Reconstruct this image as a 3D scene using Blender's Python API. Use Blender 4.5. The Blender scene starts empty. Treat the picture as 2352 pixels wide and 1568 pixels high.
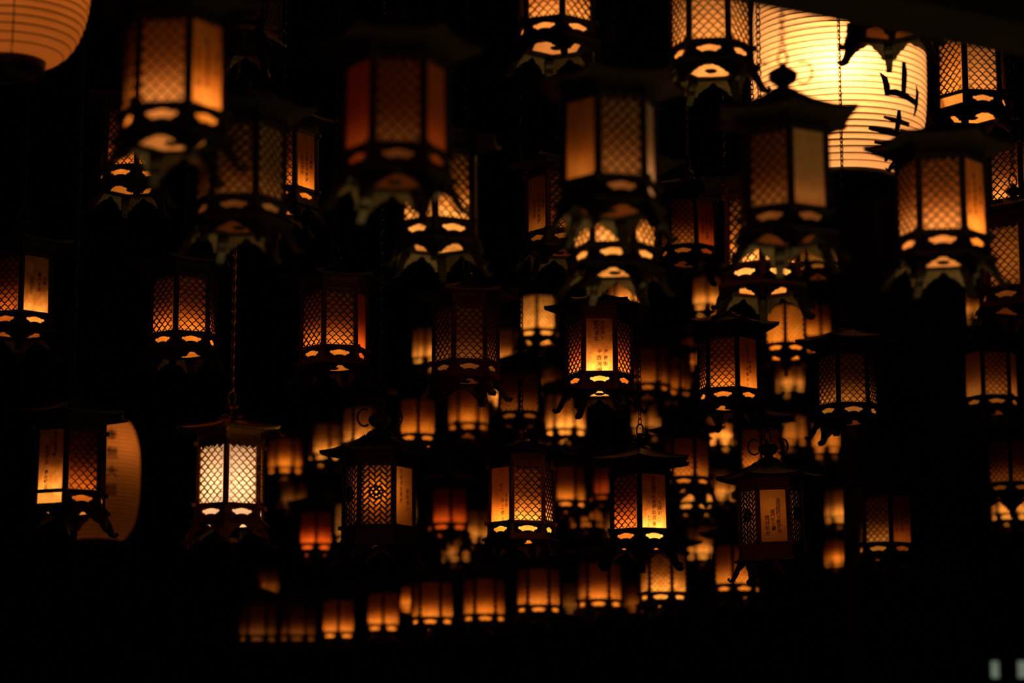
import bpy, bmesh, math, random
from mathutils import Vector, Matrix
random.seed(7)
S = bpy.context.scene
COL = S.collection
PI = math.pi
R = math.radians

# ------------------------------------------------------------------ camera, world, light, exposure
CAMZ, PITCH, FPX = 1.6, R(10.0), 5553.0
cam = bpy.data.cameras.new('camera')
cam.lens, cam.sensor_width = 85.0, 36.0
cam.clip_start, cam.clip_end = 0.05, 100
cam.dof.use_dof = True
cam.dof.focus_distance = 7.15
cam.dof.aperture_fstop = 2.15
cam.dof.aperture_blades = 9
cam_ob = bpy.data.objects.new('camera', cam)
COL.objects.link(cam_ob)
cam_ob.location = (0, 0, CAMZ)
cam_ob.rotation_euler = (PI / 2 + PITCH, 0, 0)
S.camera = cam_ob

w = bpy.data.worlds.new('night')
S.world = w
w.use_nodes = True
w.node_tree.nodes['Background'].inputs[0].default_value = (0.9, 0.5, 0.3, 1)
w.node_tree.nodes['Background'].inputs[1].default_value = 0.0001
S.view_settings.view_transform = 'Standard'
S.view_settings.look = 'None'
S.view_settings.exposure = 0.0
S.view_settings.gamma = 1.0
S.view_settings.use_curve_mapping = False
S.cycles.use_denoising = True
S.cycles.max_bounces = 5
S.cycles.diffuse_bounces = 3
S.cycles.glossy_bounces = 2
S.cycles.transmission_bounces = 4
S.cycles.sample_clamp_indirect = 3.0


def area_light(name, loc, target, size, power, color):
    l = bpy.data.lights.new(name, 'AREA')
    l.shape = 'DISK'
    l.size, l.energy, l.color = size, power, color
    o = bpy.data.objects.new(name, l)
    COL.objects.link(o)
    o.location = loc
    o.rotation_euler = (Vector(target) - Vector(loc)).to_track_quat('-Z', 'Y').to_euler()
    return o


sp = bpy.data.lights.new('candle_stand_light', 'SPOT')
sp.energy, sp.color, sp.shadow_soft_size, sp.spot_size, sp.spot_blend = 120.0, (1.0, 0.66, 0.22), 0.12, R(62), 0.7
spo = bpy.data.objects.new('candle_stand_light', sp)
COL.objects.link(spo)
spo.location = (1.55, 4.0, 0.6)
spo.rotation_euler = (Vector((0.25, 4.95, 3.0)) - spo.location).to_track_quat('-Z', 'Y').to_euler()
area_light('orange_fill_light', (-0.9, -1.6, 1.5), (0, 7.0, 2.8), 1.2, 15.0, (1.0, 0.28, 0.08))  # added fill behind the camera, brings up the lantern frames

# ------------------------------------------------------------------ materials
def mat(name, build):
    m = bpy.data.materials.new(name)
    m.use_nodes = True
    nt = m.node_tree
    nt.nodes.clear()
    out = nt.nodes.new('ShaderNodeOutputMaterial')
    sh = build(nt, nt.nodes.new, nt.links.new)
    nt.links.new(sh, out.inputs[0])
    return m


def noise(nt, scale, detail=3.0, coord='Object', stretch=None):
    n, l = nt.nodes.new, nt.links.new
    tc = n('ShaderNodeTexCoord')
    src = tc.outputs[coord]
    if stretch:
        mp = n('ShaderNodeMapping')
        mp.inputs['Scale'].default_value = stretch
        l(src, mp.inputs[0])
        src = mp.outputs[0]
    t = n('ShaderNodeTexNoise')
    t.inputs['Scale'].default_value = scale
    t.inputs['Detail'].default_value = detail
    l(src, t.inputs[0])
    return t.outputs[0]


def ramp(nt, src, c0, c1, p0=0.3, p1=0.7):
    r = nt.nodes.new('ShaderNodeValToRGB')
    e = r.color_ramp.elements
    e[0].position, e[1].position = p0, p1
    e[0].color, e[1].color = (*c0, 1), (*c1, 1)
    nt.links.new(src, r.inputs[0])
    return r.outputs[0]


def metal(name, c0, c1, rough=0.42, metallic=0.85):
    def b(nt, n, l):
        p = n('ShaderNodeBsdfPrincipled')
        f = noise(nt, 70, 4)
        l(ramp(nt, f, c0, c1), p.inputs['Base Color'])
        p.inputs['Metallic'].default_value = metallic
        p.inputs['Roughness'].default_value = rough
        bp = n('ShaderNodeBump')
        bp.inputs['Strength'].default_value = 0.35
        bp.inputs['Distance'].default_value = 0.001
        l(noise(nt, 240, 3), bp.inputs['Height'])
        l(bp.outputs[0], p.inputs['Normal'])
        return p.outputs[0]
    return mat(name, b)


def paper(name, color, dark, diff=0.22, scale=26, stretch=None):
    def b(nt, n, l):
        c = ramp(nt, noise(nt, scale, 6, 'Object', stretch), dark, color, 0.28, 0.62)
        t, d, mx = n('ShaderNodeBsdfTranslucent'), n('ShaderNodeBsdfDiffuse'), n('ShaderNodeMixShader')
        l(c, t.inputs[0])
        l(c, d.inputs[0])
        mx.inputs[0].default_value = diff
        l(t.outputs[0], mx.inputs[1])
        l(d.outputs[0], mx.inputs[2])
        return mx.outputs[0]
    return mat(name, b)


def wood(name, c0, c1):
    def b(nt, n, l):
        p = n('ShaderNodeBsdfPrincipled')
        l(ramp(nt, noise(nt, 6, 5, 'Object', (1, 1, 12)), c0, c1), p.inputs['Base Color'])
        p.inputs['Roughness'].default_value = 0.85
        p.inputs['Specular IOR Level'].default_value = 0.1
        return p.outputs[0]
    return mat(name, b)


M = {
    'bronze': metal('aged_bronze', (0.009, 0.0065, 0.004), (0.026, 0.018, 0.011), 0.5, 0.6),
    'red': metal('red_bronze', (0.07, 0.022, 0.012), (0.14, 0.045, 0.022), 0.42, 0.7),
    'brass': metal('brass', (0.30, 0.16, 0.05), (0.46, 0.27, 0.09), 0.3, 0.9),
    'apron': metal('bronze_lit_inside', (0.10, 0.075, 0.04), (0.22, 0.17, 0.09), 0.6, 0.35),  # lit copy of the bronze for inner apron faces, light is in the colour
    'ink': mat('black_ink', lambda nt, n, l: [x for x in [n('ShaderNodeBsdfDiffuse')] if not x.inputs[0].default_value.__setitem__(slice(0, 3), (0.012, 0.004, 0.003))][0].outputs[0]),
    'o': paper('orange_paper', (0.88, 0.50, 0.18), (0.78, 0.41, 0.13), 0.16, 30),
    'y': paper('yellowed_paper', (0.94, 0.70, 0.36), (0.55, 0.31, 0.09), 0.18, 42),
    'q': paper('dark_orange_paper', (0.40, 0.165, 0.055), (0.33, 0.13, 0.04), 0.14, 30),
    'p': paper('pale_paper', (0.96, 0.86, 0.80), (0.92, 0.78, 0.70), 0.16, 30),
    'r': paper('red_orange_paper', (0.86, 0.26, 0.07), (0.74, 0.20, 0.05), 0.14, 24, (1, 1, 0.25)),
    'd': paper('amber_paper', (0.90, 0.50, 0.14), (0.66, 0.33, 0.08), 0.18, 40, (1, 1, 0.3)),
    't': paper('tan_paper', (0.80, 0.52, 0.28), (0.68, 0.42, 0.20), 0.35, 60),
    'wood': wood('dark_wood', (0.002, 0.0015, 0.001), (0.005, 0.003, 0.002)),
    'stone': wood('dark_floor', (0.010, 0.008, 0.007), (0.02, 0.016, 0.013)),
    'shell': paper('ribbed_lantern_paper', (0.93, 0.68, 0.60), (0.86, 0.60, 0.52), 0.14, 9),
    'hoop': wood('bamboo_hoop', (0.05, 0.018, 0.006), (0.09, 0.03, 0.010)),
}


def glow(name, color, s):
    def b(nt, n, l):
        e = n('ShaderNodeEmission')
        l(ramp(nt, noise(nt, 9, 4), tuple(c * 0.55 for c in color), color), e.inputs[0])
        e.inputs[1].default_value = s
        return e.outputs[0]
    return mat(name, b)


# ------------------------------------------------------------------ mesh helpers
class MB:
    def __init__(s):
        s.v, s.f = [], []

    def add(s, vs, fs):
        k = len(s.v)
        s.v += [tuple(v) for v in vs]
        s.f += [tuple(i + k for i in f) for f in fs]

    def box8(s, p):
        s.add(p, [(0, 3, 2, 1), (4, 5, 6, 7), (0, 1, 5, 4), (1, 2, 6, 5), (2, 3, 7, 6), (3, 0, 4, 7)])

    def mesh(s, name, smooth=False):
        me = bpy.data.meshes.new(name)
        me.from_pydata(s.v, [], s.f)
        me.update()
        if smooth:
            me.polygons.foreach_set('use_smooth', [True] * len(me.polygons))
        return me


def obj(name, me, m, parent=None, loc=None, rot=None):
    o = bpy.data.objects.new(name, me)
    COL.objects.link(o)
    if m is not None:
        if not me.materials:
            me.materials.append(None)
        o.material_slots[0].link = 'OBJECT'
        o.material_slots[0].material = m
    if parent is not None:
        o.parent = parent
    if loc:
        o.location = loc
    if rot:
        o.rotation_euler = rot
    return o


def box(mb, x0, x1, y0, y1, z0, z1):
    mb.box8([(x0, y0, z0), (x1, y0, z0), (x1, y1, z0), (x0, y1, z0), (x0, y0, z1), (x1, y0, z1), (x1, y1, z1), (x0, y1, z1)])


# ------------------------------------------------------------------ the room
def room():
    CE = 5.4
    def st(name, args, m):
        mb = MB()
        for a in args:
            box(mb, *a)
        o = obj(name, mb.mesh(name), m)
        o['kind'] = 'structure'
        return o
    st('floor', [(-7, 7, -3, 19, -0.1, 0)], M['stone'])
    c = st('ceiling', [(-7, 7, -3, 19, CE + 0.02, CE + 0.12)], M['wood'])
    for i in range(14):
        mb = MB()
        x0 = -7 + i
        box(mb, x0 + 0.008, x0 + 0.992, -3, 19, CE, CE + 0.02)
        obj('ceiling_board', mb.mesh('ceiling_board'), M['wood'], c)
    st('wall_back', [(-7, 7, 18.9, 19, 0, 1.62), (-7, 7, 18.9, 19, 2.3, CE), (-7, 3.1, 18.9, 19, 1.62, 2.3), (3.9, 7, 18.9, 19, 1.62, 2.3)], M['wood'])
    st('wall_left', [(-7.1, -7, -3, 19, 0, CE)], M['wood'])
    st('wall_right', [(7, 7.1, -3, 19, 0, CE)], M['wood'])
    return CE


CEIL = room()

FWD = Vector((0, math.cos(PITCH), math.sin(PITCH)))
UP = Vector((0, -math.sin(PITCH), math.cos(PITCH)))
CAM = Vector((0, 0, CAMZ))


def at(px, py, depth):
    return CAM + depth * (FWD + Vector(((px - 1176) / FPX, 0, 0)) + (784 - py) / FPX * UP)


def structure_piece(name, mb, m, **kw):
    o = obj(name, mb.mesh(name), m)
    o['kind'] = 'structure'
    return o


# square pillar standing behind the focused rows
pl = at(2078, 1000, 9.3)
mb = MB()
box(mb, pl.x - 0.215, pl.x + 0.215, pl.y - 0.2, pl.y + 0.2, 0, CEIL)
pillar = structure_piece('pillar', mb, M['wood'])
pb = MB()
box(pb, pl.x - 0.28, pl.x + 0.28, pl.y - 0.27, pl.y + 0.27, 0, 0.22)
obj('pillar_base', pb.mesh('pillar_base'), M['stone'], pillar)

# long eave beam crossing the top right corner
a, b = at(1500, -32, 4.25), at(2600, 176, 4.8)
zz = a.z
b = CAM + (b - CAM) * ((zz - CAMZ) / (b.z - CAMZ))
dv = (b - a).normalized()
a, b = a - dv * 1.5, b + dv * 1.5
nrm = Vector((dv.y, -dv.x, 0)) * 0.16
mb = MB()
mb.box8([a, b, b + nrm, a + nrm] + [p + Vector((0, 0, 0.5)) for p in (a, b, b + nrm, a + nrm)])
beam = structure_piece('ceiling_beam', mb, M['wood'])
mb = MB()
for p in (a + dv * 0.4 + nrm / 2, b - dv * 0.4 + nrm / 2):
    box(mb, p.x - 0.05, p.x + 0.05, p.y - 0.05, p.y + 0.05, zz + 0.45, CEIL)
obj('beam_post', mb.mesh('beam_post'), M['wood'], beam)

# small pale window panes low at the right, far behind
win = bpy.data.objects.new('window_1', None)
COL.objects.link(win)
wc = at(2320, 1537, 18.0)
win.location = wc
win['kind'] = 'structure'
fm = MB()
sx = 18.0 / FPX
GLW = glow('pale_window_glow', (0.30, 0.36, 0.26), 0.55)
cells = [(2275, 2294), (2336, 2362)]
y0, y1 = (1537 - 1518) * sx, (1537 - 1556) * sx
xs = [2255, 2275, 2294, 2336, 2362, 2380]
for i in (0, 2, 4):
    box(fm, (xs[i] - 2320) * sx, (xs[i + 1] - 2320) * sx, -0.03, 0.03, y1, y0)
box(fm, -65 * sx, 60 * sx, -0.03, 0.03, y0, y0 + 0.06)
box(fm, -65 * sx, 60 * sx, -0.03, 0.03, y1 - 0.06, y1)
obj('window_frame', fm.mesh('window_frame'), M['wood'], win)
for c0, c1 in cells:
    pm = MB()
    box(pm, (c0 - 2320) * sx, (c1 - 2320) * sx, 0.0, 0.01, y1, y0)
    obj('window_pane', pm.mesh('window_pane'), GLW, win)

# ------------------------------------------------------------------ bronze lantern meshes (unit: body radius U = 0.1 m)
U = 0.1
ZO = 1.15 * U          # origin at the feet, z = 0 of the design is the lower window edge
T30 = math.tan(R(30))


def rad(z):
    return 1.0 - 0.02 * max(-0.5, min(1.0, z / 1.6))


def fp(u, z, off=0.0, ap=None):
    """point on face 0 (normal +X): u -0.5..0.5 across the face, z in body radii, off outward"""
    a_ = (rad(z) * 0.866 if ap is None else ap) + off
    return (a_ * U, 2 * u * a_ * T30 * U, z * U + ZO)


def fbox(mb, u0, u1, z0, z1, o0, o1, face=0, ap=None):
    ps = [fp(u0, z0, o0, ap), fp(u0, z0, o1, ap), fp(u1, z0, o1, ap), fp(u1, z0, o0, ap),
          fp(u0, z1, o0, ap), fp(u0, z1, o1, ap), fp(u1, z1, o1, ap), fp(u1, z1, o0, ap)]
    if face:
        ps = rotz(ps, face)
    mb.box8(ps)


def rotz(ps, face):
    c, s = math.cos(R(60 * face)), math.sin(R(60 * face))
    return [(p[0] * c - p[1] * s, p[0] * s + p[1] * c, p[2]) for p in ps]


def all_faces(fn):
    mb, one = MB(), MB()
    fn(one)
    for k in range(6):
        mb.add(rotz(one.v, k), one.f)
    return mb


def ribbon(mb, pts, wd, o0=0.0, o1=0.03, closed=False):
    n = len(pts)
    vs = []
    for i, (u, z) in enumerate(pts):
        a_ = pts[(i - 1) % n] if (i > 0 or closed) else pts[i]
        b_ = pts[(i + 1) % n] if (i < n - 1 or closed) else pts[i]
        dx, dz = b_[0] - a_[0], b_[1] - a_[1]
        L = math.hypot(dx, dz) or 1
        nx, nz = -dz / L * wd / 2, dx / L * wd / 2
        for (sx_, o) in ((1, o0), (1, o1), (-1, o1), (-1, o0)):
            vs.append(fp(u + sx_ * nx, z + sx_ * nz, o))
    fs = []
    for i in range(n if closed else n - 1):
        j = (i + 1) % n
        for q in range(3):
            fs.append((i * 4 + q, i * 4 + q + 1, j * 4 + q + 1, j * 4 + q))
    mb.add(vs, fs)


WU, ZT = 0.405, 1.6


def lattice(mb, cw=0.222, ch=0.228, wd=0.023, sub=8, wob=0.006):
    # wavy trellis: two families of diagonal bars swinging between crossings
    for sgn in (1, -1):
        for k in range(-12, 13):
            pts, run = [], []
            n = 24
            for i in range(n * sub + 1):
                t = i / sub
                z = t * ch / 2 - ch * 0.12
                u = sgn * (t * cw / 2) + k * cw - sgn * 6 * cw * 0
                dd = wob * math.sin(2 * PI * t)
                u += sgn * -dd * 0.7
                z += dd * 0.7
                u_ = u
                if abs(u_) <= WU and 0 <= z <= ZT:
                    run.append((u_, z))
                else:
                    if len(run) > 1:
                        ribbon(mb, run, wd)
                    run = []
            if len(run) > 1:
                ribbon(mb, run, wd)
    for i in range(-6, 7):
        for j in range(0, 30):
            u, z = (i + .5 * (j % 2) + .25) * cw, (j / 2 + .25) * ch - ch * .12
            for du in (0, .5 * cw):
                uu = u + du
                if abs(uu) < WU - .02 and .02 < z < ZT - .02:
                    mb.add([fp(uu - .024, z, .031), fp(uu, z - .024, .031), fp(uu + .024, z, .031), fp(uu, z + .024, .031)], [(0, 1, 2, 3)])
    # little pointed hem hanging from the top rail
    for i in range(4):
        u0 = -WU + 0.01 + i * (2 * WU - 0.02) / 4
        u1 = u0 + (2 * WU - 0.02) / 4
        um = (u0 + u1) / 2
        mb.add([fp(u0, ZT, 0.03), fp(u1, ZT, 0.03), fp(um, ZT - 0.085, 0.03)], [(0, 1, 2)])


def clipseg(p, q, x0, x1, y0, y1):
    t0, t1 = 0.0, 1.0
    dx, dy = q[0] - p[0], q[1] - p[1]
    for d, e0, e1 in ((dx, x0 - p[0], x1 - p[0]), (dy, y0 - p[1], y1 - p[1])):
        if abs(d) < 1e-9:
            if e0 > 0 or e1 < 0:
                return None
            continue
        a_, b_ = e0 / d, e1 / d
        if a_ > b_:
            a_, b_ = b_, a_
        t0, t1 = max(t0, a_), min(t1, b_)
    if t1 - t0 < 0.02:
        return None
    return (p[0] + dx * t0, p[1] + dy * t0), (p[0] + dx * t1, p[1] + dy * t1)


def weave(mb):
    c, h = 0.112, 0.7071
    segs = set()
    for k in range(-16, 17):
        for m in range(-8, 9):
            for (x, y, lx, ly) in ((k + 4 * m, k, 2, 1), (k + 2 + 4 * m, k - 1, 1, 2)):
                segs |= {(x, y, x + lx, y), (x, y, x, y + ly)}
    for (x0, y0, x1, y1) in sorted(segs):
        p = ((x0 - y0) * c * h, 0.8 + (x0 + y0) * c * h)
        q = ((x1 - y1) * c * h, 0.8 + (x1 + y1) * c * h)
        s = clipseg(p, q, -WU, WU, 0, ZT)
        if s:
            ribbon(mb, list(s), 0.044)


def wheel(mb):
    zc = 0.86
    for rr, wd in ((0.165, 0.035), (0.075, 0.06)):
        ribbon(mb, [(rr * math.cos(2 * PI * k / 20), zc + rr * math.sin(2 * PI * k / 20)) for k in range(20)], wd, 0.0, 0.05, True)
    for k in range(8):
        a_ = 2 * PI * (k + 0.5) / 8
        ribbon(mb, [(0.05 * math.cos(a_), zc + 0.05 * math.sin(a_)), (0.21 * math.cos(a_), zc + 0.21 * math.sin(a_))], 0.035, 0.0, 0.05)
    for k in range(8):
        a_ = 2 * PI * k / 8
        cx, cz = 0.185 * math.cos(a_), zc + 0.185 * math.sin(a_)
        ribbon(mb, [(cx + 0.026 * math.cos(2 * PI * q / 6), cz + 0.026 * math.sin(2 * PI * q / 6)) for q in range(6)], 0.03, 0.0, 0.05, True)


def holed(mb, outline, c, u0, u1, z0, z1, o0, o1, ap=None):
    """plate with a star-shaped opening; recessed rim gives it depth"""
    n = len(outline)
    inn, outr = [], []
    for (x, z) in outline:
        dx, dz = x - c[0], z - c[1]
        ts = []
        if dx > 1e-9: ts.append((u1 - c[0]) / dx)
        if dx < -1e-9: ts.append((u0 - c[0]) / dx)
        if dz > 1e-9: ts.append((z1 - c[1]) / dz)
        if dz < -1e-9: ts.append((z0 - c[1]) / dz)
        t = min(ts)
        outr.append([c[0] + dx * t, c[1] + dz * t])
        inn.append((x, z))
    for cu in (u0, u1):
        for cz in (z0, z1):
            k = min(range(n), key=lambda i: (outr[i][0] - cu) ** 2 + (outr[i][1] - cz) ** 2)
            outr[k] = [cu, cz]
    vs = [fp(*p, o1, ap) for p in inn] + [fp(*p, o1, ap) for p in outr] + [fp(*p, o0, ap) for p in inn]
    fs = []
    for i in range(n):
        j = (i + 1) % n
        fs += [(i, j, n + j, n + i), (i, j, 2 * n + j, 2 * n + i)]
    mb.add(vs, fs)


def cartouche_outline():
    top = [(0.0, 1.0), (0.07, .93), (0.10, .86), (0.2, .90), (0.32, .80), (0.38, .70), (0.44, .76), (0.54, .66), (0.64, .46), (0.70, .44),
           (0.84, .52), (0.96, .34), (1.0, .05), (0.94, -.22), (0.82, -.40), (0.74, -.42), (0.68, -.62), (0.58, -.86), (0.50, -.98),
           (0.44, -.90), (0.40, -.78), (0.2, -.66), (0.0, -.62)]
    pts = [(x * 0.30, -0.232 + z * 0.098) for x, z in top]
    return pts + [(-x, z) for x, z in reversed(pts[1:-1])]


def m_cart(mb):
    holed(mb, cartouche_outline(), (0, -0.232), -WU, WU, -0.37, -0.09, -0.025, 0.0)
    for (u0, u1, z0, z1) in ((-WU, -WU + .02, -.37, -.09), (WU - .02, WU, -.37, -.09), (-WU, WU, -.37, -.355), (-WU, WU, -.105, -.09)):
        fbox(mb, u0, u1, z0, z1, 0, 0.014)


def m_solidlow(mb):
    fbox(mb, -WU, WU, -.37, -.09, -0.02, 0.0)
    fbox(mb, -WU + .05, WU - .05, -.33, -.13, 0.0, 0.015)


def m_louver(mb):
    fbox(mb, -WU, WU, 1.69, 1.88, -0.06, -0.04)
    for k in range(3):
        z0 = 1.705 + k * 0.06
        fbox(mb, -WU + .04, WU - .04, z0, z0 + 0.028, -0.04, 0.012)
    for (u0, u1, z0, z1) in ((-WU, -WU + .035, 1.69, 1.88), (WU - .035, WU, 1.69, 1.88)):
        fbox(mb, u0, u1, z0, z1, -0.03, 0.015)


def m_frame_top(mb):
    fbox(mb, -.5, .5, 1.6, 1.69, -.02, .03)
    fbox(mb, -.5, .5, 1.69, 1.70, -.02, .045)
    fbox(mb, -.5, .5, 1.88, 1.96, -.02, .04)
    fbox(mb, -.5, .5, 1.96, 2.05, -.08, .12)


def m_rail(mb):
    fbox(mb, -.5, .5, -.09, 0, -.02, .03)
    fbox(mb, -.5, .5, -.012, 0.0, .03, .045)


def m_frame_low(mb):
    fbox(mb, -.5, .5, -.45, -.37, -.02, .05)
    fbox(mb, -.5, .5, -.49, -.45, -.06, .10)
    fbox(mb, -.5, .5, -.56, -.49, -.31, .17)


def m_rivet(mb):
    for k in range(4):
        u = -.36 + k * .24
        fbox(mb, u - .018, u + .018, -.543, -.507, .17, .185)


def m_post(mb):
    # the corner between face 0 and face 1
    one = MB()
    fbox(one, WU, .5, -.37, 1.88, -.02, .012)
    fbox(one, .455, .5, -.37, 1.88, .012, .035)
    mb.add(one.v, one.f)
    two = MB()
    fbox(two, -.5, -WU, -.37, 1.88, -.02, .012)
    fbox(two, -.5, -.455, -.37, 1.88, .012, .035)
    mb.add(rotz(two.v, 1), two.f)
    for z in (-.04, 1.645):
        p = rotz([fp(.5, z, .05)], 0)[0]
        x, y, zz_ = p
        a_ = R(30)
        d = 0.0055
        box(mb, x - d, x + d, y - d, y + d, zz_ - d, zz_ + d)


def m_pane(mb):
    zs = [-.44 + 2.07 * i / 8 for i in range(9)]
    vs = []
    for z in zs:
        vs += [fp(-.5, z, -.035), fp(.5, z, -.035)]
    mb.add(vs, [(2 * i, 2 * i + 1, 2 * i + 3, 2 * i + 2) for i in range(8)])


def m_floorpaper(mb):
    # horizontal translucent sheet closing the hexagonal hole in the base plate
    ps = []
    for k in range(6):
        a_ = R(30 + 60 * k)
        ps.append((.67 * math.cos(a_) * U, .67 * math.sin(a_) * U, -.545 * U + ZO))
    mb.add(ps, [tuple(range(6))])


AP = [(0, -.585), (.08, -.60), (.16, -.65), (.22, -.69), (.30, -.715), (.42, -.735), (.46, -.76), (.52, -.80), (.60, -.82), (.64, -.88),
      (.72, -.92), (.78, -.90), (.82, -.95), (.88, -1.02), (.94, -1.06), (1.0, -1.04)]


def m_apron(mb):
    us = [-x for x, _ in reversed(AP[1:])] + [x for x, _ in AP]
    zs = [z for _, z in reversed(AP[1:])] + [z for _, z in AP]
    def P(u, z, o):
        t = (-.56 - z) / .49
        return fp(u * .5, z, o, ap=.93 + .12 * t + 0.07 * t * t)
    vs = []
    for u, z in zip(us, zs):
        vs += [P(u, -.56, 0), P(u, z, 0), P(u, z, .025), P(u, -.56, .025)]
    fs = []
    for i in range(len(us) - 1):
        for q in range(4):
            fs.append((4 * i + q, 4 * i + (q + 1) % 4, 4 * i + 4 + (q + 1) % 4, 4 * i + 4 + q))
    mb.add(vs, fs)
    for zc in (-.58,):
        vs2 = [P(-1, zc - .02, .025), P(1, zc - .02, .025), P(1, zc - .02, .045), P(-1, zc - .02, .045),
               P(-1, zc + .02, .025), P(1, zc + .02, .025), P(1, zc + .02, .045), P(-1, zc + .02, .045)]
        mb.box8(vs2)


FOOT = [(.90, -.60, .09, .09), (1.02, -.66, .10, .10), (1.10, -.76, .10, .12), (1.15, -.88, .09, .13), (1.19, -.98, .09, .12), (1.26, -1.07, .08, .11),
        (1.36, -1.12, .07, .08), (1.41, -1.06, .05, .06), (1.37, -1.01, .04, .04)]


def m_foot(mb):
    vs = []
    n = len(FOOT)
    for i, (r_, z, wd, th) in enumerate(FOOT):
        a_, b_ = FOOT[max(0, i - 1)], FOOT[min(n - 1, i + 1)]
        dx, dz = b_[0] - a_[0], b_[1] - a_[1]
        L = math.hypot(dx, dz)
        nx, nz = -dz / L * th / 2, dx / L * th / 2
        bump = 1 + 0.25 * (i % 2)
        for sy, sn in ((-1, -1), (1, -1), (1, 1), (-1, 1)):
            rr, zz_ = r_ + nx * sn * bump, z + nz * sn * bump
            vs.append((rr * U, sy * wd * U, zz_ * U + ZO))
    fs = [(0, 3, 2, 1), tuple(4 * (n - 1) + q for q in range(4))]
    for i in range(n - 1):
        for q in range(4):
            fs.append((4 * i + q, 4 * i + (q + 1) % 4, 4 * i + 4 + (q + 1) % 4, 4 * i + 4 + q))
    c, s = math.cos(R(30)), math.sin(R(30))
    mb.add([(x * c - y * s, x * s + y * c, z) for x, y, z in vs], fs)


def m_roof(mb, hi=0.0):
    n = 8
    def ringpts(sc, z, flare, zf):
        ps = []
        for k in range(6):
            a0, a1 = R(-30 + 60 * k), R(30 + 60 * k)
            for i in range(n):
                t = i / n
                x = math.cos(a0) * (1 - t) + math.cos(a1) * t
                y = math.sin(a0) * (1 - t) + math.sin(a1) * t
                c_ = abs(2 * t - 1) ** 3
                rr = sc * (1 + flare * c_)
                ps.append((x * rr * U, y * rr * U, (z + zf * c_) * U + ZO))
        return ps
    rings = [(1.0, 1.99, 0, 0), (1.50, 1.985, .05, .04), (1.56, 1.98, .06, .05), (1.57, 2.05, .07, .06), (1.36, 2.09, .03, .05), (1.08, 2.15 + hi * .2, .02, .05),
             (.8, 2.225 + hi * .45, .015, .05), (.56, 2.32 + hi * .7, .01, .04), (.40, 2.42 + hi, 0, .02), (.30, 2.45 + hi, 0, 0)]
    vs = []
    for r_ in rings:
        vs += ringpts(*r_)
    m_ = 6 * n
    fs = []
    for i in range(len(rings) - 1):
        for j in range(m_):
            fs.append((i * m_ + j, i * m_ + (j + 1) % m_, (i + 1) * m_ + (j + 1) % m_, (i + 1) * m_ + j))
    fs.append(tuple((len(rings) - 1) * m_ + j for j in range(m_)))
    mb.add(vs, fs)
    for k in range(6):
        a0 = R(30 + 60 * k)
        ca, sa = math.cos(a0), math.sin(a0)
        prev = None
        vv = []
        for (sc, z, fl, zf) in rings[3:9]:
            rr = sc * (1 + fl)
            for (t, dz) in ((-.035, -.01), (0, .035), (.035, -.01)):
                vv.append(((rr * ca - t * sa) * U, (rr * sa + t * ca) * U, (z + zf + dz) * U + ZO))
        mb.add(vv, [(3 * i + q, 3 * i + q + 1, 3 * i + 4 + q, 3 * i + 3 + q) for i in range(5) for q in range(2)])


def lathe(mb, prof, seg=16):
    vs = []
    for r_, z in prof:
        for i in range(seg):
            a_ = 2 * PI * i / seg
            vs.append((r_ * math.cos(a_) * U, r_ * math.sin(a_) * U, z * U + ZO))
    fs = [(i * seg + j, i * seg + (j + 1) % seg, (i + 1) * seg + (j + 1) % seg, (i + 1) * seg + j) for i in range(len(prof) - 1) for j in range(seg)]
    fs += [tuple(reversed(range(seg))), tuple((len(prof) - 1) * seg + j for j in range(seg))]
    mb.add(vs, fs)


FIN_A = [(.36, 2.40), (.34, 2.46), (.26, 2.52), (.14, 2.55), (.10, 2.58), (.10, 2.61), (.17, 2.64), (.21, 2.70), (.19, 2.77), (.10, 2.82), (.05, 2.85), (.05, 2.92)]
FIN_B = [(.40, 2.50), (.38, 2.58), (.30, 2.66), (.18, 2.70), (.13, 2.74), (.15, 2.78), (.27, 2.86), (.32, 2.96), (.30, 3.06), (.20, 3.14), (.09, 3.19), (.04, 3.28)]


def tube(mb, pts, rr, seg=6, closed=False, ref=(0, 1, 0)):
    n = len(pts)
    P = [Vector(p) for p in pts]
    ref = Vector(ref)
    vs = []
    for i in range(n):
        a_ = P[(i - 1) % n] if (i or closed) else P[i]
        b_ = P[(i + 1) % n] if (i < n - 1 or closed) else P[i]
        t = (b_ - a_).normalized()
        s_ = t.cross(ref)
        if s_.length < 1e-4:
            s_ = t.cross(Vector((1, 0, 0)))
        s_.normalize()
        v_ = t.cross(s_)
        for k in range(seg):
            an = 2 * PI * k / seg
            vs.append(P[i] + rr * (math.cos(an) * s_ + math.sin(an) * v_))
    fs = []
    for i in range(n if closed else n - 1):
        j = (i + 1) % n
        for k in range(seg):
            fs.append((i * seg + k, i * seg + (k + 1) % seg, j * seg + (k + 1) % seg, j * seg + k))
    mb.add(vs, fs)


def oval(cx, cz, rx, rz, n=16, plane='x'):
    out = []
    for i in range(n):
        a_ = 2 * PI * i / n
        x, z = cx + rx * math.cos(a_), cz + rz * math.sin(a_)
        out.append((x * U, 0, z * U + ZO) if plane == 'x' else (0, x * U, z * U + ZO))
    return out


def m_scroll(mb, sgn):
    pts = []
    for i in range(15):
        a_ = R(232 + 250 * i / 14)
        x, z = 0.43 + .19 * math.cos(a_), 3.05 + .24 * math.sin(a_)
        pts.append((sgn * x * U, 0, z * U + ZO))
    tube(mb, pts, .028 * U, 6)


_cache = {}


INNER = {'apron': 1, 'apron_whole': 1}


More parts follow.
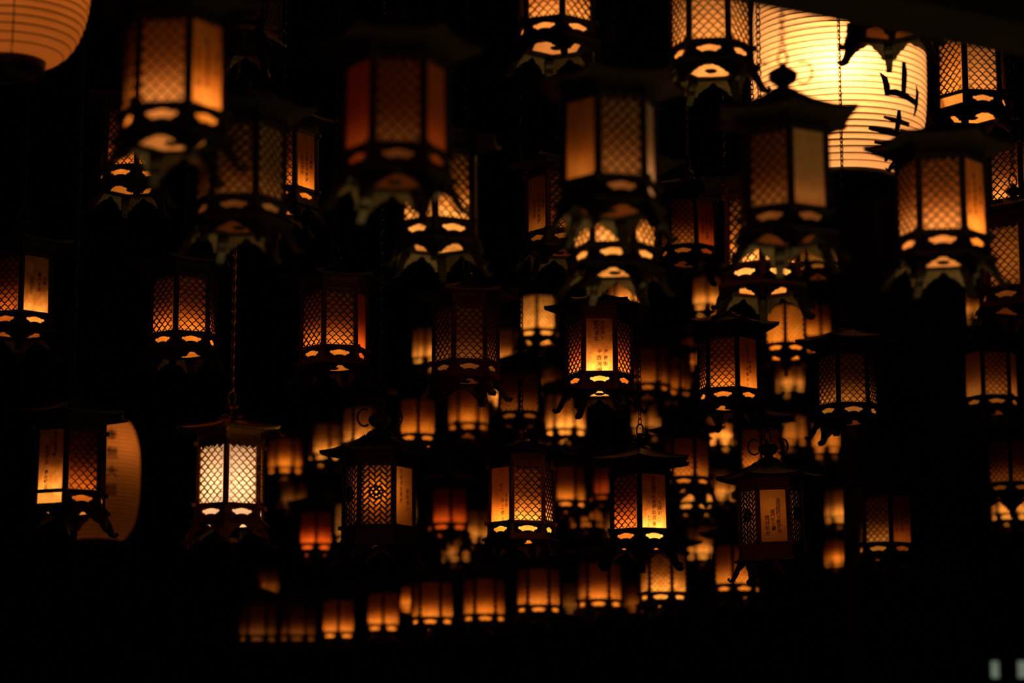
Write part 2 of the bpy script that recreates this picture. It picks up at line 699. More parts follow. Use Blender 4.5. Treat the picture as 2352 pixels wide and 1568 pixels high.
def cached(key, fn, smooth=False):
    if key not in _cache:
        mb = MB()
        r_ = fn(mb)
        me = _cache[key] = (r_ if isinstance(r_, MB) else mb).mesh(key, smooth)
        if key in INNER:        # light from below put into the colour: inner faces paler than outer
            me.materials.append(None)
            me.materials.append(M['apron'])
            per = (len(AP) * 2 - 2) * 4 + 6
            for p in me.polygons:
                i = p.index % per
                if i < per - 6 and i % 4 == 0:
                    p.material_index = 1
    return _cache[key]


def joined(*fns):
    """several one-face builders run on all six faces, as one mesh"""
    def g(_):
        out = MB()
        for fn in fns:
            a_ = all_faces(fn)
            out.add(a_.v, a_.f)
        return out
    return g


def m_chain(length):
    def g(mb):
        pitch = 0.016
        n = max(2, round(length / pitch))
        p = length / n
        for i in range(n):
            zc = (i + 0.5) * p
            pts = []
            for k in range(8):
                a_ = 2 * PI * k / 8
                x, z = .006 * math.cos(a_), zc + .0105 * math.sin(a_)
                pts.append((x, 0, z) if i % 2 else (0, x, z))
            tube(mb, pts, .0017, 3, True, (0, 1, 0) if i % 2 else (1, 0, 0))
    return g


def m_rod(length):
    def g(mb):
        tube(mb, [(0, 0, 0), (0, 0, length)], .0022, 6, False, (1, 0, 0))
    return g


# ------------------------------------------------------------------ brushed writing
_glyph = {}


def glyph(ch):
    if ch not in _glyph:
        c = bpy.data.curves.new('writing', 'FONT')
        c.body = ch
        c.resolution_u = 2
        c.offset = 0.012
        c.align_x = 'CENTER'
        o = bpy.data.objects.new('writing', c)
        COL.objects.link(o)
        dg = bpy.context.evaluated_depsgraph_get()
        me = bpy.data.meshes.new_from_object(o.evaluated_get(dg))
        vs = [v.co.copy() for v in me.vertices]
        fs = [tuple(p.vertices) for p in me.polygons]
        bpy.data.objects.remove(o)
        bpy.data.curves.remove(c)
        bpy.data.meshes.remove(me)
        if vs:
            x0, x1 = min(v.x for v in vs), max(v.x for v in vs)
            y0, y1 = min(v.y for v in vs), max(v.y for v in vs)
            sc = 1.0
            vs = [((v.x - (x0 + x1) / 2) * sc, (v.y - (y0 + y1) / 2) * sc) for v in vs]
        _glyph[ch] = (vs, fs)
    return _glyph[ch]


def writing(name, cols):
    """cols: (u, z of the first character, size, pitch, characters)"""
    def g(mb):
        rnd = random.Random(name)
        for (u, z, sz, pit, txt) in cols:
            for i, ch in enumerate(txt):
                if ch == ' ':
                    continue
                vs, fs = glyph(ch)
                a_ = rnd.uniform(-.07, .07)
                k = sz * 1.2 * rnd.uniform(.88, 1.08)
                du = rnd.uniform(-.012, .012)
                ca, sa = math.cos(a_), math.sin(a_)
                mb.add([fp(u + du + k * (x * ca - y * sa), z - i * pit + k * (x * sa + y * ca + .12 * x), -0.028) for x, y in vs], fs)
    return cached('inscription_' + name, g)


TX = {
    'A': [(.10, 1.47, .125, .155, '先祖代々'), (-.09, 1.47, .125, .155, '家内安全'), (.20, .60, .12, .19, '海南市'), (.0, .60, .125, .19, '中西光明')],
    'B': [(.0, 1.49, .12, .142, '為先祖代々菩提'), (.0, .47, .12, .17, '出月義海'), (.21, .78, .12, .17, '土成町'), (-.19, .33, .11, .125, 'トクエ')],
    'C': [(.16, 1.28, .13, .135, '為先祖代々菩提也'), (-.02, .93, .12, .13, '鳴門市北灘'), (-.20, .74, .13, .16, '筒井昭郎')],
    'D': [(.12, 1.50, .12, .145, '為先祖菩提'), (-.16, 1.14, .115, .135, '家内安全 商売繁昌')],
    'E': [(.25, .76, .11, .15, '大阪市'), (.08, .62, .13, .19, '井上俊次'), (-.0, 1.06, .12, .14, '代々')],
    'F': [(.0, 1.30, .12, .15, '先祖代々'), (.12, .82, .11, .15, '海部郡'), (-.02, .60, .11, .17, '松島忠三')],
    'G': [(.12, 1.10, .11, .14, '家内安全'), (-.16, .98, .11, .14, '山田正三'), (.28, 1.0, .1, .13, '先祖')],
    'H': [(.27, .98, .11, .15, '丸亀市'), (.06, 1.04, .12, .155, '先祖代々菩提'), (-.16, .90, .12, .15, '川口忠夫')],
    'I': [(-.12, 1.48, .13, .16, '先祖安全菩提'), (.20, .95, .12, .16, '高知市川')],
    'J': [(.28, 1.02, .11, .15, '西条市'), (.02, 1.25, .125, .16, '家内安全大吉'), (-.24, 1.02, .11, .15, '今田正二郎')],
}

# ------------------------------------------------------------------ lamps
_lampn = [0]


def lamp(parent, z, power, spread, color=(1.0, 0.42, 0.10), top=(1.0, 0.24, 0.03), r_=0.012):
    """point lamp in a low cup: SPREAD says how far up it shines (0 low, 1 medium, 2 all round)"""
    l = bpy.data.lights.new('lantern_lamp', 'POINT')
    l.energy, l.shadow_soft_size = power, r_
    l.use_nodes = True
    nt = l.node_tree
    e = nt.nodes['Emission']
    if spread == 2:
        e.inputs[0].default_value = (*color, 1)
    else:
        u0, u1, lo = ((-.10, .76, .006), (.05, .88, .02))[spread]
        tc, sxyz = nt.nodes.new('ShaderNodeTexCoord'), nt.nodes.new('ShaderNodeSeparateXYZ')
        nt.links.new(tc.outputs['Normal'], sxyz.inputs[0])
        mr = nt.nodes.new('ShaderNodeMapRange')
        mr.interpolation_type = 'SMOOTHSTEP'
        for i, v in ((1, u0), (2, u1), (3, 1.0), (4, lo)):
            mr.inputs[i].default_value = v
        nt.links.new(sxyz.outputs[2], mr.inputs[0])
        dn = nt.nodes.new('ShaderNodeMapRange')
        for i, v in ((1, -.2), (2, -.8), (3, 1.0), (4, .45)):
            dn.inputs[i].default_value = v
        nt.links.new(sxyz.outputs[2], dn.inputs[0])
        mu = nt.nodes.new('ShaderNodeMath')
        mu.operation = 'MULTIPLY'
        nt.links.new(mr.outputs[0], mu.inputs[0])
        nt.links.new(dn.outputs[0], mu.inputs[1])
        nt.links.new(mu.outputs[0], e.inputs['Strength'])
        m2 = nt.nodes.new('ShaderNodeMapRange')
        for i, v in ((1, u0), (2, u1), (3, 0.0), (4, 1.0)):
            m2.inputs[i].default_value = v
        nt.links.new(sxyz.outputs[2], m2.inputs[0])
        mx = nt.nodes.new('ShaderNodeMix')
        mx.data_type = 'RGBA'
        nt.links.new(m2.outputs[0], mx.inputs[0])
        mx.inputs[6].default_value = (*color, 1)
        mx.inputs[7].default_value = (*top, 1)
        nt.links.new(mx.outputs[2], e.inputs[0])
    o = bpy.data.objects.new('lantern_lamp', l)
    COL.objects.link(o)
    o.parent = parent
    o.location = (0, 0, z)
    return o


# ------------------------------------------------------------------ one bronze lantern
OCC = []


def free_spot(cx, yb, depth):
    'shift a lantern along its line of sight until its column is clear of the others'
    for ds in (1, 1.03, .97, 1.06, .94, 1.1, .9, 1.14, .87, 1.19, 1.24, .84, 1.3, 1.36):
        q = at(cx, yb, depth * ds)
        r_ = .15 * ds
        if all(math.hypot(q.x - x, q.y - y) > (r_ + rr_) * (1.0 if abs(q.z - z) < .55 else .72) + .01 for x, y, z, rr_ in OCC):
            break
    else:
        print('NO FREE SPOT', cx, yb)
    OCC.append((q.x, q.y, q.z, r_))
    return ds


def lantern(cx, yb, Rp, rot, b, label, faces='LLLLLL', papers='oooooo', group=None, spread=0, hz=0.08, fin='A', met='bronze',
            text='G', low='cccccc', tilt=0, detail=None, cone=False, unlit=False, trim=None, lx=0, lc=(1.0, 0.42, 0.10)):
    depth = U * FPX / Rp
    ds = free_spot(cx, yb, depth)
    depth *= ds
    near = at(cx, yb, depth - .09 * ds)
    hd = Vector((near.x - CAM.x, near.y - CAM.y, 0)).normalized()
    P = near + hd * 0.09 * ds
    ang = math.atan2(CAM.y - P.y, CAM.x - P.x) + R(rot) - R(30)
    root = bpy.data.objects.new('hanging_lantern', None)
    COL.objects.link(root)
    root.empty_display_size = 0.05
    root.location = (P.x, P.y, P.z - ZO * ds)
    root.scale = (ds, ds, ds)
    root.rotation_euler = (0, 0, ang)
    if tilt:
        root.matrix_world = Matrix.Translation(root.location) @ Matrix.Rotation(R(tilt), 4, 'Y') @ Matrix.Rotation(ang, 4, 'Z') @ Matrix.Scale(ds, 4)
    root['label'], root['category'] = label, 'lantern'
    root['group'] = group
    fine = (Rp >= 60) if detail is None else detail
    mt = M[met]
    tm = M[trim] if trim else mt
    hi = 0.12 if fin == 'B' else 0.0
    if fine:
        obj('upper_frame', cached('upper_frame', joined(m_frame_top)), tm, root)
        obj('middle_rail', cached('middle_rail', joined(m_rail)), tm, root)
        obj('base_plate', cached('base_plate', joined(m_frame_low, m_rivet)), tm, root)
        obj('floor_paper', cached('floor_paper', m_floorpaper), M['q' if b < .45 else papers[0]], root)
        for k in range(6):
            rz = (0, 0, R(60 * k))
            f, pp = faces[k], papers[k]
            pane = obj('paper_pane', cached('paper_pane', m_pane), M[pp], root, None, rz)
            if f == 'T':
                obj('inscription', writing(text, TX[text]), M['ink'], pane)
            elif f == 'L':
                obj('lattice_panel', cached('lattice_panel', lattice), mt, root, None, rz)
            elif f == 'W':
                wp = obj('fretwork_panel', cached('fretwork_panel', weave), mt, root, None, rz)
                obj('wheel_emblem', cached('wheel_emblem', wheel), mt, wp)
            if low[k] == 'c':
                obj('lower_panel', cached('lower_panel', m_cart), mt, root, None, rz)
            elif low[k] == 's':
                obj('lower_panel', cached('lower_panel_solid', m_solidlow), tm, root, None, rz)
            obj('louver_panel', cached('louver_panel', m_louver), tm, root, None, rz)
            obj('corner_post', cached('corner_post', m_post), tm, root, None, rz)
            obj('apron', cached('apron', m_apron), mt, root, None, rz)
            obj('foot', cached('foot', m_foot), mt, root, None, rz)
    else:
        joint = [
            obj('frame', cached('frame_whole', joined(m_frame_top, m_rail, m_frame_low, m_post, m_louver)), mt, root),
            obj('paper_lining', cached('paper_lining', joined(m_pane)), M[papers[0]], root),
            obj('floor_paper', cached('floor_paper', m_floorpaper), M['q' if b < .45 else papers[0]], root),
            obj('lattice', cached('lattice_whole', joined(lambda q: lattice(q, sub=4))), mt, root),
            obj('lower_panel', cached('lower_whole', joined(m_cart)), mt, root),
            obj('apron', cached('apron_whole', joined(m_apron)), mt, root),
            obj('foot', cached('feet_whole', joined(m_foot)), mt, root),
        ]
        for j_ in joint[3:]:
            j_['kind'] = 'stuff'
    obj('roof', cached('roof' + fin, lambda q: m_roof(q, hi)), mt, root)
    if fin == 'B':
        obj('finial', cached('jewel_finial', lambda q: lathe(q, FIN_B, 20), True), mt, root)
        for s_ in (1, -1):
            obj('scroll_loop', cached('scroll_loop%d' % s_, lambda q: m_scroll(q, s_), True), mt, root, None, (0, 0, R(-60 - rot + 0)))
        rt = 3.22
    else:
        obj('finial', cached('finial', lambda q: lathe(q, FIN_A), True), tm, root)
        rt = 2.86
    obj('hanging_ring', cached('hanging_ring' + fin, lambda q: tube(q, oval(0, rt + .15, .10, .19), .024 * U, 6, True), True), mt, root, None, (0, 0, R(-60 - rot)))
    z0 = (rt + .33) * U + ZO
    ln = (CEIL - root.location.z) / ds - z0
    if ln > 0.02:
        if fine:
            obj('chain', cached('chain_%03d' % round(ln * 100), m_chain(round(ln * 100) / 100)), mt, root, (0, 0, z0))
        else:
            obj('hanging_rod', cached('rod_%03d' % round(ln * 100), m_rod(round(ln * 100) / 100)), mt, root, (0, 0, z0))
    if not unlit:
        cup = obj('lamp_cup', cached('lamp_cup', lambda q: lathe(q, [(.10, -.60), (.15, -.57), (.15, -.55), (.035, -.53), (.035, -.2), (.06, -.12), (.06, -.10)], 8)), mt, root)
        lo = lamp(root, hz * U + ZO, 0.5 * b * ds * ds, spread, lc)
        lo.location.x = lx * math.cos(0) * U
    return root


# ------------------------------------------------------------------ ribbed paper lanterns
def brush(mb, place, strokes):
    for st in strokes:
        n = len(st)
        vs = []
        for i, (x, y, w_) in enumerate(st):
            a_, b_ = st[max(0, i - 1)], st[min(n - 1, i + 1)]
            dx, dy = b_[0] - a_[0], b_[1] - a_[1]
            L = math.hypot(dx, dy)
            vs += [place(x - dy / L * w_ / 2, y + dx / L * w_ / 2), place(x + dy / L * w_ / 2, y - dx / L * w_ / 2)]
        mb.add(vs, [(2 * i, 2 * i + 1, 2 * i + 3, 2 * i + 2) for i in range(n - 1)])


# strokes in pixels of arc length from the character's centre: (x, y, width)
MOUNTAIN = [[(4, 62, 12), (6, 40, 18), (4, 10, 17), (3, -14, 14)],
            [(-62, 30, 3), (-50, 18, 16), (-44, 0, 18), (-44, -18, 12)],
            [(-46, -12, 12), (-20, -9, 15), (10, -12, 15), (48, -20, 14)],
            [(48, 20, 3), (55, 4, 14), (54, -20, 15), (50, -38, 10), (46, -52, 3)]]
TEMPLE = [[(0, 58, 10), (2, 40, 17), (0, 10, 15)], [(-42, 38, 6), (0, 34, 12), (40, 32, 10)], [(-78, 12, 8), (-20, 8, 14), (40, 6, 14), (70, 6, 5)],
          [(-60, -16, 6), (0, -18, 12), (60, -16, 8)], [(22, -8, 10), (24, -40, 15), (20, -66, 12), (4, -62, 3)], [(-24, -32, 4), (-10, -46, 14), (-6, -50, 4)]]


def paper_lantern(px, py, Rpx, depth, hpx, label, power, lamp_off, nr, text=None, collar=.42, color=(1.0, .48, .13), ez=2.6):
    c = at(px, py, depth)
    r0 = Rpx / FPX * depth
    hh = hpx / FPX * depth          # half height
    root = bpy.data.objects.new('paper_lantern', None)
    COL.objects.link(root)
    root.location = (c.x, c.y, c.z - hh)
    ang = math.atan2(CAM.y - c.y, CAM.x - c.x)
    root.rotation_euler = (0, 0, ang)
    OCC.append((c.x, c.y, c.z, r0))
    root['label'], root['category'], root['group'] = label, 'paper lantern', 'round ribbed paper lanterns'

    def rr(t):                      # t -1..1
        k = (1 - abs(t) ** ez) ** (1 / 2.0)
        return r0 * (collar + (1 - collar) * k)
    seg, per = 96, 4
    mb_ = MB()
    nz = nr * per
    vs = []
    for i in range(nz + 1):
        t = -1 + 2 * i / nz
        sc = rr(t) + 0.0022 * math.sin(PI * (i % per) / per)
        for j in range(seg):
            a_ = 2 * PI * j / seg
            vs.append((sc * math.cos(a_), sc * math.sin(a_), hh + t * hh))
    mb_.add(vs, [(i * seg + j, i * seg + (j + 1) % seg, (i + 1) * seg + (j + 1) % seg, (i + 1) * seg + j) for i in range(nz) for j in range(seg)])
    shell = obj('paper_shell', mb_.mesh('paper_shell', True), M['shell'], root)
    hoop = MB()
    tube(hoop, [(math.cos(2 * PI * k / 64), math.sin(2 * PI * k / 64), 0) for k in range(64)], 0.0075, 4, True, (0, 0, 1))
    hm = hoop.mesh('hoop', True)
    for i in range(1, nr):
        t = -1 + 2 * i / nr
        s_ = rr(t) + .0005
        h = obj('hoop', hm, M['hoop'], root, (0, 0, hh + t * hh))
        h.scale = (s_, s_, 0.26)
    for name, z0, z1 in (('bottom_collar', -0.03, .008), ('top_collar', 2 * hh - .012, 2 * hh + .05)):
        q = MB()
        pr = [(collar * r0 * .9, z0), (collar * r0 * 1.05, z0), (collar * r0 * 1.07, z1), (collar * r0 * .9, z1)]
        vv = []
        for a0, z in pr:
            for j in range(48):
                an = 2 * PI * j / 48
                vv.append((a0 * math.cos(an), a0 * math.sin(an), z))
        q.add(vv, [(i * 48 + j, i * 48 + (j + 1) % 48, ((i + 1) % 4) * 48 + (j + 1) % 48, ((i + 1) % 4) * 48 + j) for i in range(4) for j in range(48)] + ([tuple(range(48))] if name == 'bottom_collar' else []))
        obj(name, q.mesh(name, True), M['bronze'], root)
    # vertical seam strings
    for sa in (0.02, 1.9, 3.6, -1.6):
        q = MB()
        pts = []
        for i in range(41):
            t = -1 + 2 * i / 40
            s_ = rr(t) + .003
            pts.append((s_ * math.cos(sa), s_ * math.sin(sa), hh + t * hh))
        tube(q, pts, .0014, 4, False, (0, 0.3, 0.1))
        obj('seam', q.mesh('seam'), M['hoop'], root)
    q = MB()
    ln = CEIL - (root.location.z + 2 * hh + .05)
    for sg in (1, -1):
        tube(q, [(0, sg * collar * r0, 2 * hh + .04), (0, 0, 2 * hh + min(.2, ln * .5))], .003, 5, False, (1, 0, 0))
    tube(q, [(0, 0, 2 * hh + min(.2, ln * .5)), (0, 0, CEIL - root.location.z)], .003, 5, False, (1, 0, 0))
    obj('hanger', q.mesh('hanger'), M['bronze'], root)
    for (a_, zpx, szpx, ch) in text or ():
        q = MB()
        if ch in '山寺':
            def place(x, y):
                z = (py - zpx + y) / FPX * depth / math.cos(PITCH) + hh
                s_ = rr(max(-.99, min(.99, (z - hh) / hh))) + .006
                an = a_ + x / Rpx
                return (s_ * math.cos(an), s_ * math.sin(an), z)
            brush(q, place, MOUNTAIN if ch == '山' else TEMPLE)
        else:
            vs_, fs_ = glyph(ch)
            k = szpx / FPX * depth
            zc = (py - zpx) / FPX * depth / math.cos(PITCH) + hh
            out = []
            for x, y in vs_:
                z = zc + y * k
                s_ = rr(max(-.99, min(.99, (z - hh) / hh))) + .006
                an = a_ + x * k / r0
                out.append((s_ * math.cos(an), s_ * math.sin(an), z))
            q.add(out, fs_)
        obj('inscription', q.mesh('inscription'), M['ink'], shell)
    l = lamp(root, hh + lamp_off[2], power, 2, color, r_=.05)
    l.location = (lamp_off[0], lamp_off[1], hh + lamp_off[2])
    return root

paper_lantern(1925, 160, 199, 8.6, 265, 'big glowing ribbed paper lantern with black characters, upper right', 8.2, (.20, 0.0, -.06), 38,
              [(.78, 252, 128, '山'), (.74, 356, 128, '寺')], collar=.64)
paper_lantern(32, -70, 176, 5.7, 222, 'ribbed orange paper lantern cut off by the top left corner', 0.95, (0, 0, .03), 26, None, collar=.42, color=(1.0, .28, .03))
paper_lantern(232, 1100, 88, 10.6, 140, 'ribbed paper lantern with black characters behind the lower left inscribed one', 0.34, (0.05, .04, .13), 30,
              [(.26, 1008, 30, '南'), (.26, 1050, 30, '無'), (.26, 1092, 30, '大'), (.26, 1134, 30, '師')], collar=.5, color=(1.0, .28, .03))

FG, MG, BG = 'blurred bronze lanterns of the front rows', 'bronze lanterns of the sharp middle rows', 'small blurred bronze lanterns behind'

# sharp middle rows ---------------------------------------------------------
def G(*a, **k):
    k.setdefault('group', MG)
    return lantern(*a, **k)

G(47, 712, 80, 0, 1.15, 'sharp lantern at the left edge with lattice left face and glowing inscribed right face', 'LTLLLL', 'qyqqqq', text='G')
G(421, 758, 79, -13.5, .90, 'orange lattice lantern second from the left in the middle row, bright low down', 'LLLLLL', 'dddddd')
G(767, 790, 78, -18.5, .72, 'red-orange lattice lantern with a dark plain right side, left of the dim brown one', 'LLPLLL', 'oorooo', spread=0, met='bronze', trim='red')
G(1070, 822, 76, -22.5, .17, 'dim reddish brown lattice lantern in the centre with curled black feet', 'LLLLLL', 'tttttt', trim='red', met='red')
G(1377, 851, 76, 30, 2.5, 'lantern with a bright yellow inscribed front face between two lattice faces', 'TLLLLL', 'yqqqqq', text='A', trim='red', spread=1)
G(1674, 887, 72, 17, .85, 'orange lattice lantern with inscribed orange right face and black tattered skirt', 'LTLLLL', 'odoooo', text='F')
G(1947, 922, 71, -17.5, .33, 'dim tan lattice lantern beside the black pillar', 'LLLLLL', 'yyyyyy', trim='bronze')
G(2277, 905, 63, -17, .27, 'dim lattice lantern right of the black pillar with a plain left pane', 'PLPLLL', 'tttttt', spread=1)
G(160, 1122, 86, -7, 1.3, 'lantern at lower left with pale inscribed left face in front of a ribbed paper lantern', 'TLLLLL', 'yqqqqq', text='D', low='ncccc' 'c', trim='bronze')
G(528, 1153, 83, -7, 1.5, 'brightest cream lattice lantern with polished brass frame, lower left', 'LLLLLL', 'pppppp', spread=2, met='brass', trim='brass', hz=.5, lc=(1.0, .56, .26))
G(870, 1202, 83, 25, 0.20, 'black lantern with fretwork and wheel emblem front and big scroll-handled finial', 'WTLLLW', 'dodddd', text='I', spread=2, hz=.86, lx=.56, lc=(1.0, .36, .06), fin='B', low='ssssss')
G(1198, 1194, 77, -17.5, 1.9, 'lantern with amber inscribed left face and gold lattice front under fine louvers', 'TLLLLL', 'dyyyyd', text='E', trim='brass', met='bronze')
G(1472, 1211, 77, -2, 2.8, 'lantern with red lattice left face and bright yellow inscribed right face', 'LTLLLL', 'qyqqqq', text='B')
G(1776, 1243, 74, -25, .13, 'copper lantern with inscribed front between fretwork sides and ringed finial', 'WTWLLL', 'yoyyyy', text='C', spread=2, hz=1.0, lx=.1, lc=(1.0, .36, .06), fin='B', low='ssssss', trim='red', tilt=-1.5)
G(2034, 1243, 66, 12, .33, 'dim lattice lantern in front of the black pillar with brown inscribed right side', 'LTLLLL', 'yqyyyy', text='J')
G(1285, 522, 78, -20, .16, 'dark reddish lantern with inscribed left face, left of the plain red-orange one', 'TLLLLL', 'oooooo', text='H', trim='red', spread=0)
G(1581, 558, 66, 17, .20, 'dark lattice lantern with inscribed right face between two blurred front lanterns', 'LTLLLL', 'oroooo', text='H')
G(303, 376, 79, 8, .70, 'sharp lattice lantern half hidden behind the large upper left one', 'LLLLLL', 'oooooo')
G(650, 424, 79, 20.5, .85, 'sharp lantern whose inscribed orange right face shows beside the dim blurred one', 'LTLLLL', 'ododdd', text='H')

# front rows --------------------------------------------------------------
def F(*a, **k):
    k.setdefault('group', FG)
    k.setdefault('lc', (1.0, 0.44, 0.15))
    return lantern(*a, **k)

F(398, 232, 123, 16, .95, 'large blurred bronze lantern upper left with bright orange plaque on its right face', 'LTLLLL', 'tdtttd', spread=1, text='J')
F(909, 323, 122, -27, .09, 'large dim bronze lantern with grey-brown lattice front and reddish side panes, left of top centre', 'PLPLLP', 'rtrrrr', spread=0)
F(1401, 398, 113, -14, .26, 'large blurred lantern with plain red-orange left pane and dull brown front', 'PLPLLP', 'dtprrd', spread=1, low='sccccc')
F(1804, 467, 109, 7, .20, 'dim lantern whose dark wide roof cuts across the glowing ribbed paper lantern', 'LPLLLL', 'ttttot', spread=0, fin='B')
F(2164, 525, 104, 30, 1.35, 'bright lantern with salmon lattice front and orange inscribed side at upper right', 'LTLLLL', 'tdtttt', spread=1, text='J')
F(1277, 35, 92, 9.4, 1.5, 'bright lantern cut off by the top edge, above the plain red-orange one', 'LLLLLL', 'tttttt', spread=1)
F(1632, 87, 94, 27, 1.5, 'bright pale lattice lantern at the top edge left of the glowing ribbed paper lantern', 'LLLLLL', 'tttttt', spread=2)
F(2232, 205, 84, -10, 1.1, 'orange lantern near the top right corner with a plain lit lower pane', 'LLLLLL', 'otoooo', spread=2, low='nccccc')
F(552, 443, 105, 20.5, .11, 'very dim brown lantern below and right of the large upper left one', 'LLLLLL', 'tttttt', spread=0)
F(1008, 497, 96, -5, 1.25, 'bright amber lantern half hidden below the large dim one left of top centre', 'LLLLLL', 'yyyyyy', spread=1)
F(1412, 553, 98, 27, 1.4, 'bright amber lantern seen under the skirt of the plain red-orange one', 'LLLLLL', 'yyyyyy', spread=1)
F(1751, 598, 95, 0, 1.9, 'bright lantern with glowing lower openings under the dim wide-roofed one', 'LLLLLL', 'yyyyyy', spread=1, trim='red')
F(2335, 652, 86, 10, .22, 'reddish lattice lantern at the right edge with slotted base, lowest of the edge pair', 'LLLLLL', 'oooooo', spread=2, hz=.6, trim='red')
F(2338, 452, 80, 6, .9, 'yellowish lattice lantern at the right edge behind a hook, above the reddish one', 'LLLLLL', 'yyyyyy', spread=1)
F(2042, -3, 95, 2, .35, 'lantern behind the roof beam with only its scalloped skirt over the ribbed paper lantern', 'LLLLLL', 'yyyyyy', spread=0)
F(566, 44, 78, 30, .03, 'unlit dark lantern at the top between the large left one and the dim one', 'LLLLLL', 'tttttt', unlit=True)

# rows behind ---------------------------------------------------------------
def B(*a, **k):
    k.setdefault('group', BG)
    k.setdefault('detail', False)
    return lantern(*a, **k)

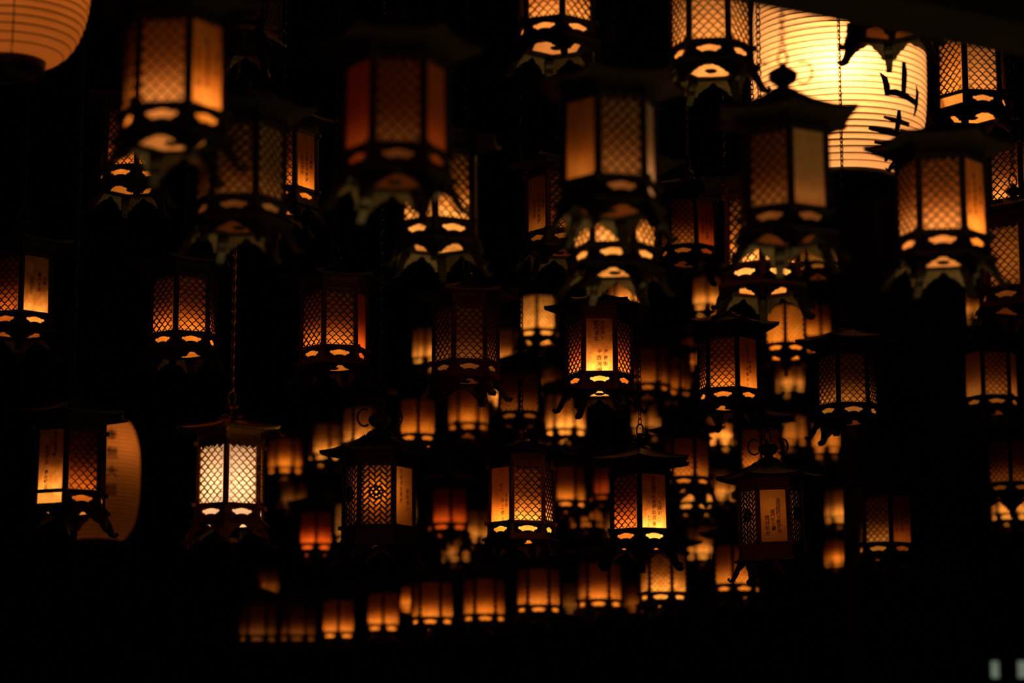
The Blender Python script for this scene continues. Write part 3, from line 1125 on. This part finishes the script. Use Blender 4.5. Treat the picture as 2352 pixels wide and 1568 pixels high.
rows = [
    (592, 1457, 44, 27, .16, 't', 0, 'faint lantern at the left end of the bottom row'),
    (685, 1457, 42, 25, .14, 'o', 0, 'faint lantern second from the left in the bottom row'),
    (777, 1449, 45, 0, 1.0, 'o', 0, 'orange two-faced lantern third from the left in the bottom row'),
    (880, 1432, 45, 0, 1.1, 'o', 0, 'orange two-faced lantern fourth from the left in the bottom row'),
    (994, 1415, 50, 22, 1.0, 'o', 0, 'three-faced orange lantern fifth from the left in the bottom row'),
    (1112, 1408, 50, -27, 1.0, 'd', 0, 'amber lantern sixth from the left in the bottom row'),
    (1237, 1387, 51.5, 30, .95, 'o', 0, 'orange lantern seventh from the left in the bottom row'),
    (1378, 1374, 52, 25, 1.0, 'o', 0, 'orange lantern in the bottom row just left of the pale bright one'),
    (1524, 1357, 55, 22, 1.35, 'y', 1, 'pale bright lattice lantern in the bottom row under the yellow inscribed one'),
    (1692, 1338, 55, -9, .75, 'o', 1, 'orange lantern at the right end of the bottom row'),
    (934, 1392, 34, 28, .95, 'd', 1, 'narrow amber lantern peeping between the fourth and fifth of the bottom row'),
    (1311, 1395, 36, 30, .22, 'y', 1, 'faint tapered lantern between the seventh and eighth of the bottom row'),
    (1455, 1392, 34, 28, .22, 'o', 1, 'faint lantern just left of the pale bright one of the bottom row'),
    (724, 1246, 45, 3, .95, 'r', 0, 'deep red-orange two-faced lantern left of the fretwork lantern'),
    (1029, 1198, 49, 8, .65, 'r', 0, 'red-orange two-faced lantern right of the fretwork lantern'),
    (1093, 1232, 38, 15, .8, 'y', 1, 'pale amber lantern half hidden left of the louvered gold lattice one'),
    (1299, 1146, 48, 30, .85, 'o', 0, 'orange lantern just right of the louvered gold lattice one'),
    (1349, 1195, 42, 25, .38, 'd', 1, 'dull yellow lantern left of the red lattice and yellow inscribed one'),
    (1577, 1091, 54.5, 22, .55, 'o', 0, 'dim orange lantern right of the roof of the yellow inscribed one'),
    (1655, 1007, 36, -10, 2.2, 'y', 1, 'small brilliant yellow lantern under the black tattered skirt'),
    (1749, 1070, 56, 0, .6, 'o', 0, 'orange lattice lantern behind the ring of the copper lantern'),
    (1818, 1008, 36, 25, .5, 'o', 2, 'small dull orange lantern right of the copper lantern finial'),
    (1896, 1024, 38, 5, .75, 'o', 2, 'small orange lantern under the dim tan one beside the pillar'),
    (1932, 1185, 38, 25, 1.2, 'y', 1, 'bright sliver of a lantern at the left side of the pillar'),
    (1925, 1288, 30, 25, 1.2, 'd', 1, 'small bright lantern peeping out left of the pillar, low down'),
    (2320, 1176, 44, 18, 1.3, 'y', 1, 'bright small lantern at the right edge under a very dim one'),
    (2322, 1104, 60, 0, .10, 'o', 0, 'very dim brown lantern at the right edge above the bright small one'),
    (1238, 752, 48, -6, 1.2, 'y', 2, 'bright lantern with two glowing faces left of the yellow inscribed front one'),
    (985, 818, 42, -12, 1.2, 'y', 1, 'bright amber lantern peeping out left of the dim reddish brown one'),
    (1160, 825, 45, 28, .9, 'y', 0, 'amber lantern peeping out right of the dim reddish brown one'),
    (958, 993, 50, 3, .75, 'd', 1, 'two-faced amber lantern right of the scroll-handled finial'),
    (1075, 968, 48, 30, .68, 'd', 1, 'amber lantern directly below the skirt of the dim reddish brown one'),
    (1193, 941, 55, 0, .17, 'o', 0, 'dark brown lantern behind the chain in the centre'),
    (1488, 877, 50, 28, .36, 'd', 0, 'dull amber lantern right of the yellow inscribed front one'),
    (1541, 891, 46, 30, .36, 'd', 0, 'dull amber lantern between the dull one and the black tattered skirt'),
    (1592, 838, 40, 10, .8, 'd', 1, 'orange lantern partly behind the left side of the lattice one with tattered skirt'),
    (1804, 784, 54, 0, .95, 'd', 2, 'amber lattice lantern right of the one with tattered skirt'),
    (1863, 770, 48, 30, .65, 'd', 1, 'amber lantern behind a wire loop, above the dim tan one'),
    (1625, 696, 40, 0, 1.3, 'y', 1, 'bright lantern under the skirt of the dark one with inscribed right face'),
    (1878, 598, 52, 30, .22, 'y', 1, 'dull orange lantern whose lower part shows right of the glowing lower openings'),
    (1299, 981, 48, 27, 1.9, 'y', 1, 'brilliant lantern behind the skirt of the yellow inscribed front one'),
    (750, 1040, 43, 10, 1.0, 'y', 1, 'pale amber lantern left of the fretwork lantern roof tip'),
    (655, 1071, 41, 28, .9, 'd', 1, 'amber lantern right of the brightest cream one'),
    (835, 1012, 50, 30, 1.0, 'y', 1, 'salmon lantern behind the left scroll of the finial'),
    (1484, 980, 42, 0, .5, 'y', 1, 'orange lantern behind the hook of the yellow inscribed right-faced one'),
    (672, 1152, 36, 10, .16, 'y', 1, 'small faint lantern below the amber one beside the cream one'),
    (806, 1228, 46, 0, .35, 'y', 2, 'tan lantern showing as a strip at the left side of the fretwork one'),
    (918, 1185, 40, 28, .7, 'y', 1, 'lantern showing as a bright strip at the right side of the fretwork one'),
    (1048, 1276, 34, 20, .55, 'y', 1, 'small dull lantern under the red-orange one right of the fretwork one'),
    (1395, 1132, 44, 10, .28, 'r', 1, 'dull red lantern partly behind the roof of the yellow inscribed right-faced one'),
    (1400, 1220, 40, 30, .25, 'y', 1, 'brown lantern behind the left side of the red lattice face'),
    (1598, 1150, 50, 0, 1.0, 'y', 1, 'bright lantern with glowing openings under the dim orange one'),
    (1657, 1135, 34, 28, 1.1, 'y', 1, 'small yellow lantern left of the copper lantern roof'),
    (1616, 1270, 38, 28, 1.2, 'y', 1, 'bright small lantern left of and below the copper lantern'),
    (1440, 690, 44, 20, 1.2, 'y', 1, 'bright lantern seen above the roof of the yellow inscribed front one'),
    (1262, 900, 34, 30, .7, 'y', 1, 'small amber lantern left of the skirt of the yellow inscribed front one'),
    (1125, 918, 34, 10, 1.8, 'y', 1, 'tiny pale bright lantern below the curled right feet of the reddish brown one'),
    (2190, 1018, 30, 0, .15, 'o', 1, 'unused'),
    (612, 1355, 30, 10, .25, 'o', 1, 'small faint orange lantern above the faint left end of the bottom row'),
    (1815, 885, 34, 20, 1.1, 'y', 1, 'small pale lantern right of the one with tattered skirt, low down'),
    (2225, 716, 30, 20, .7, 'y', 1, 'small orange lantern left of the chain at the right edge'),
    (1270, 1010, 36, 10, .5, 'o', 1, 'dull lantern behind the louvered gold lattice one roof'),
    (775, 1190, 36, 20, .14, 'r', 1, 'faint red lantern between the deep red-orange one and the fretwork one'),
]
for (cx, yb, Rp, rot, b, pc, sp, label) in rows:
    if label == 'unused':
        continue
    B(cx, yb, Rp, rot, b * 1.15, label, papers=pc * 6, spread=sp)
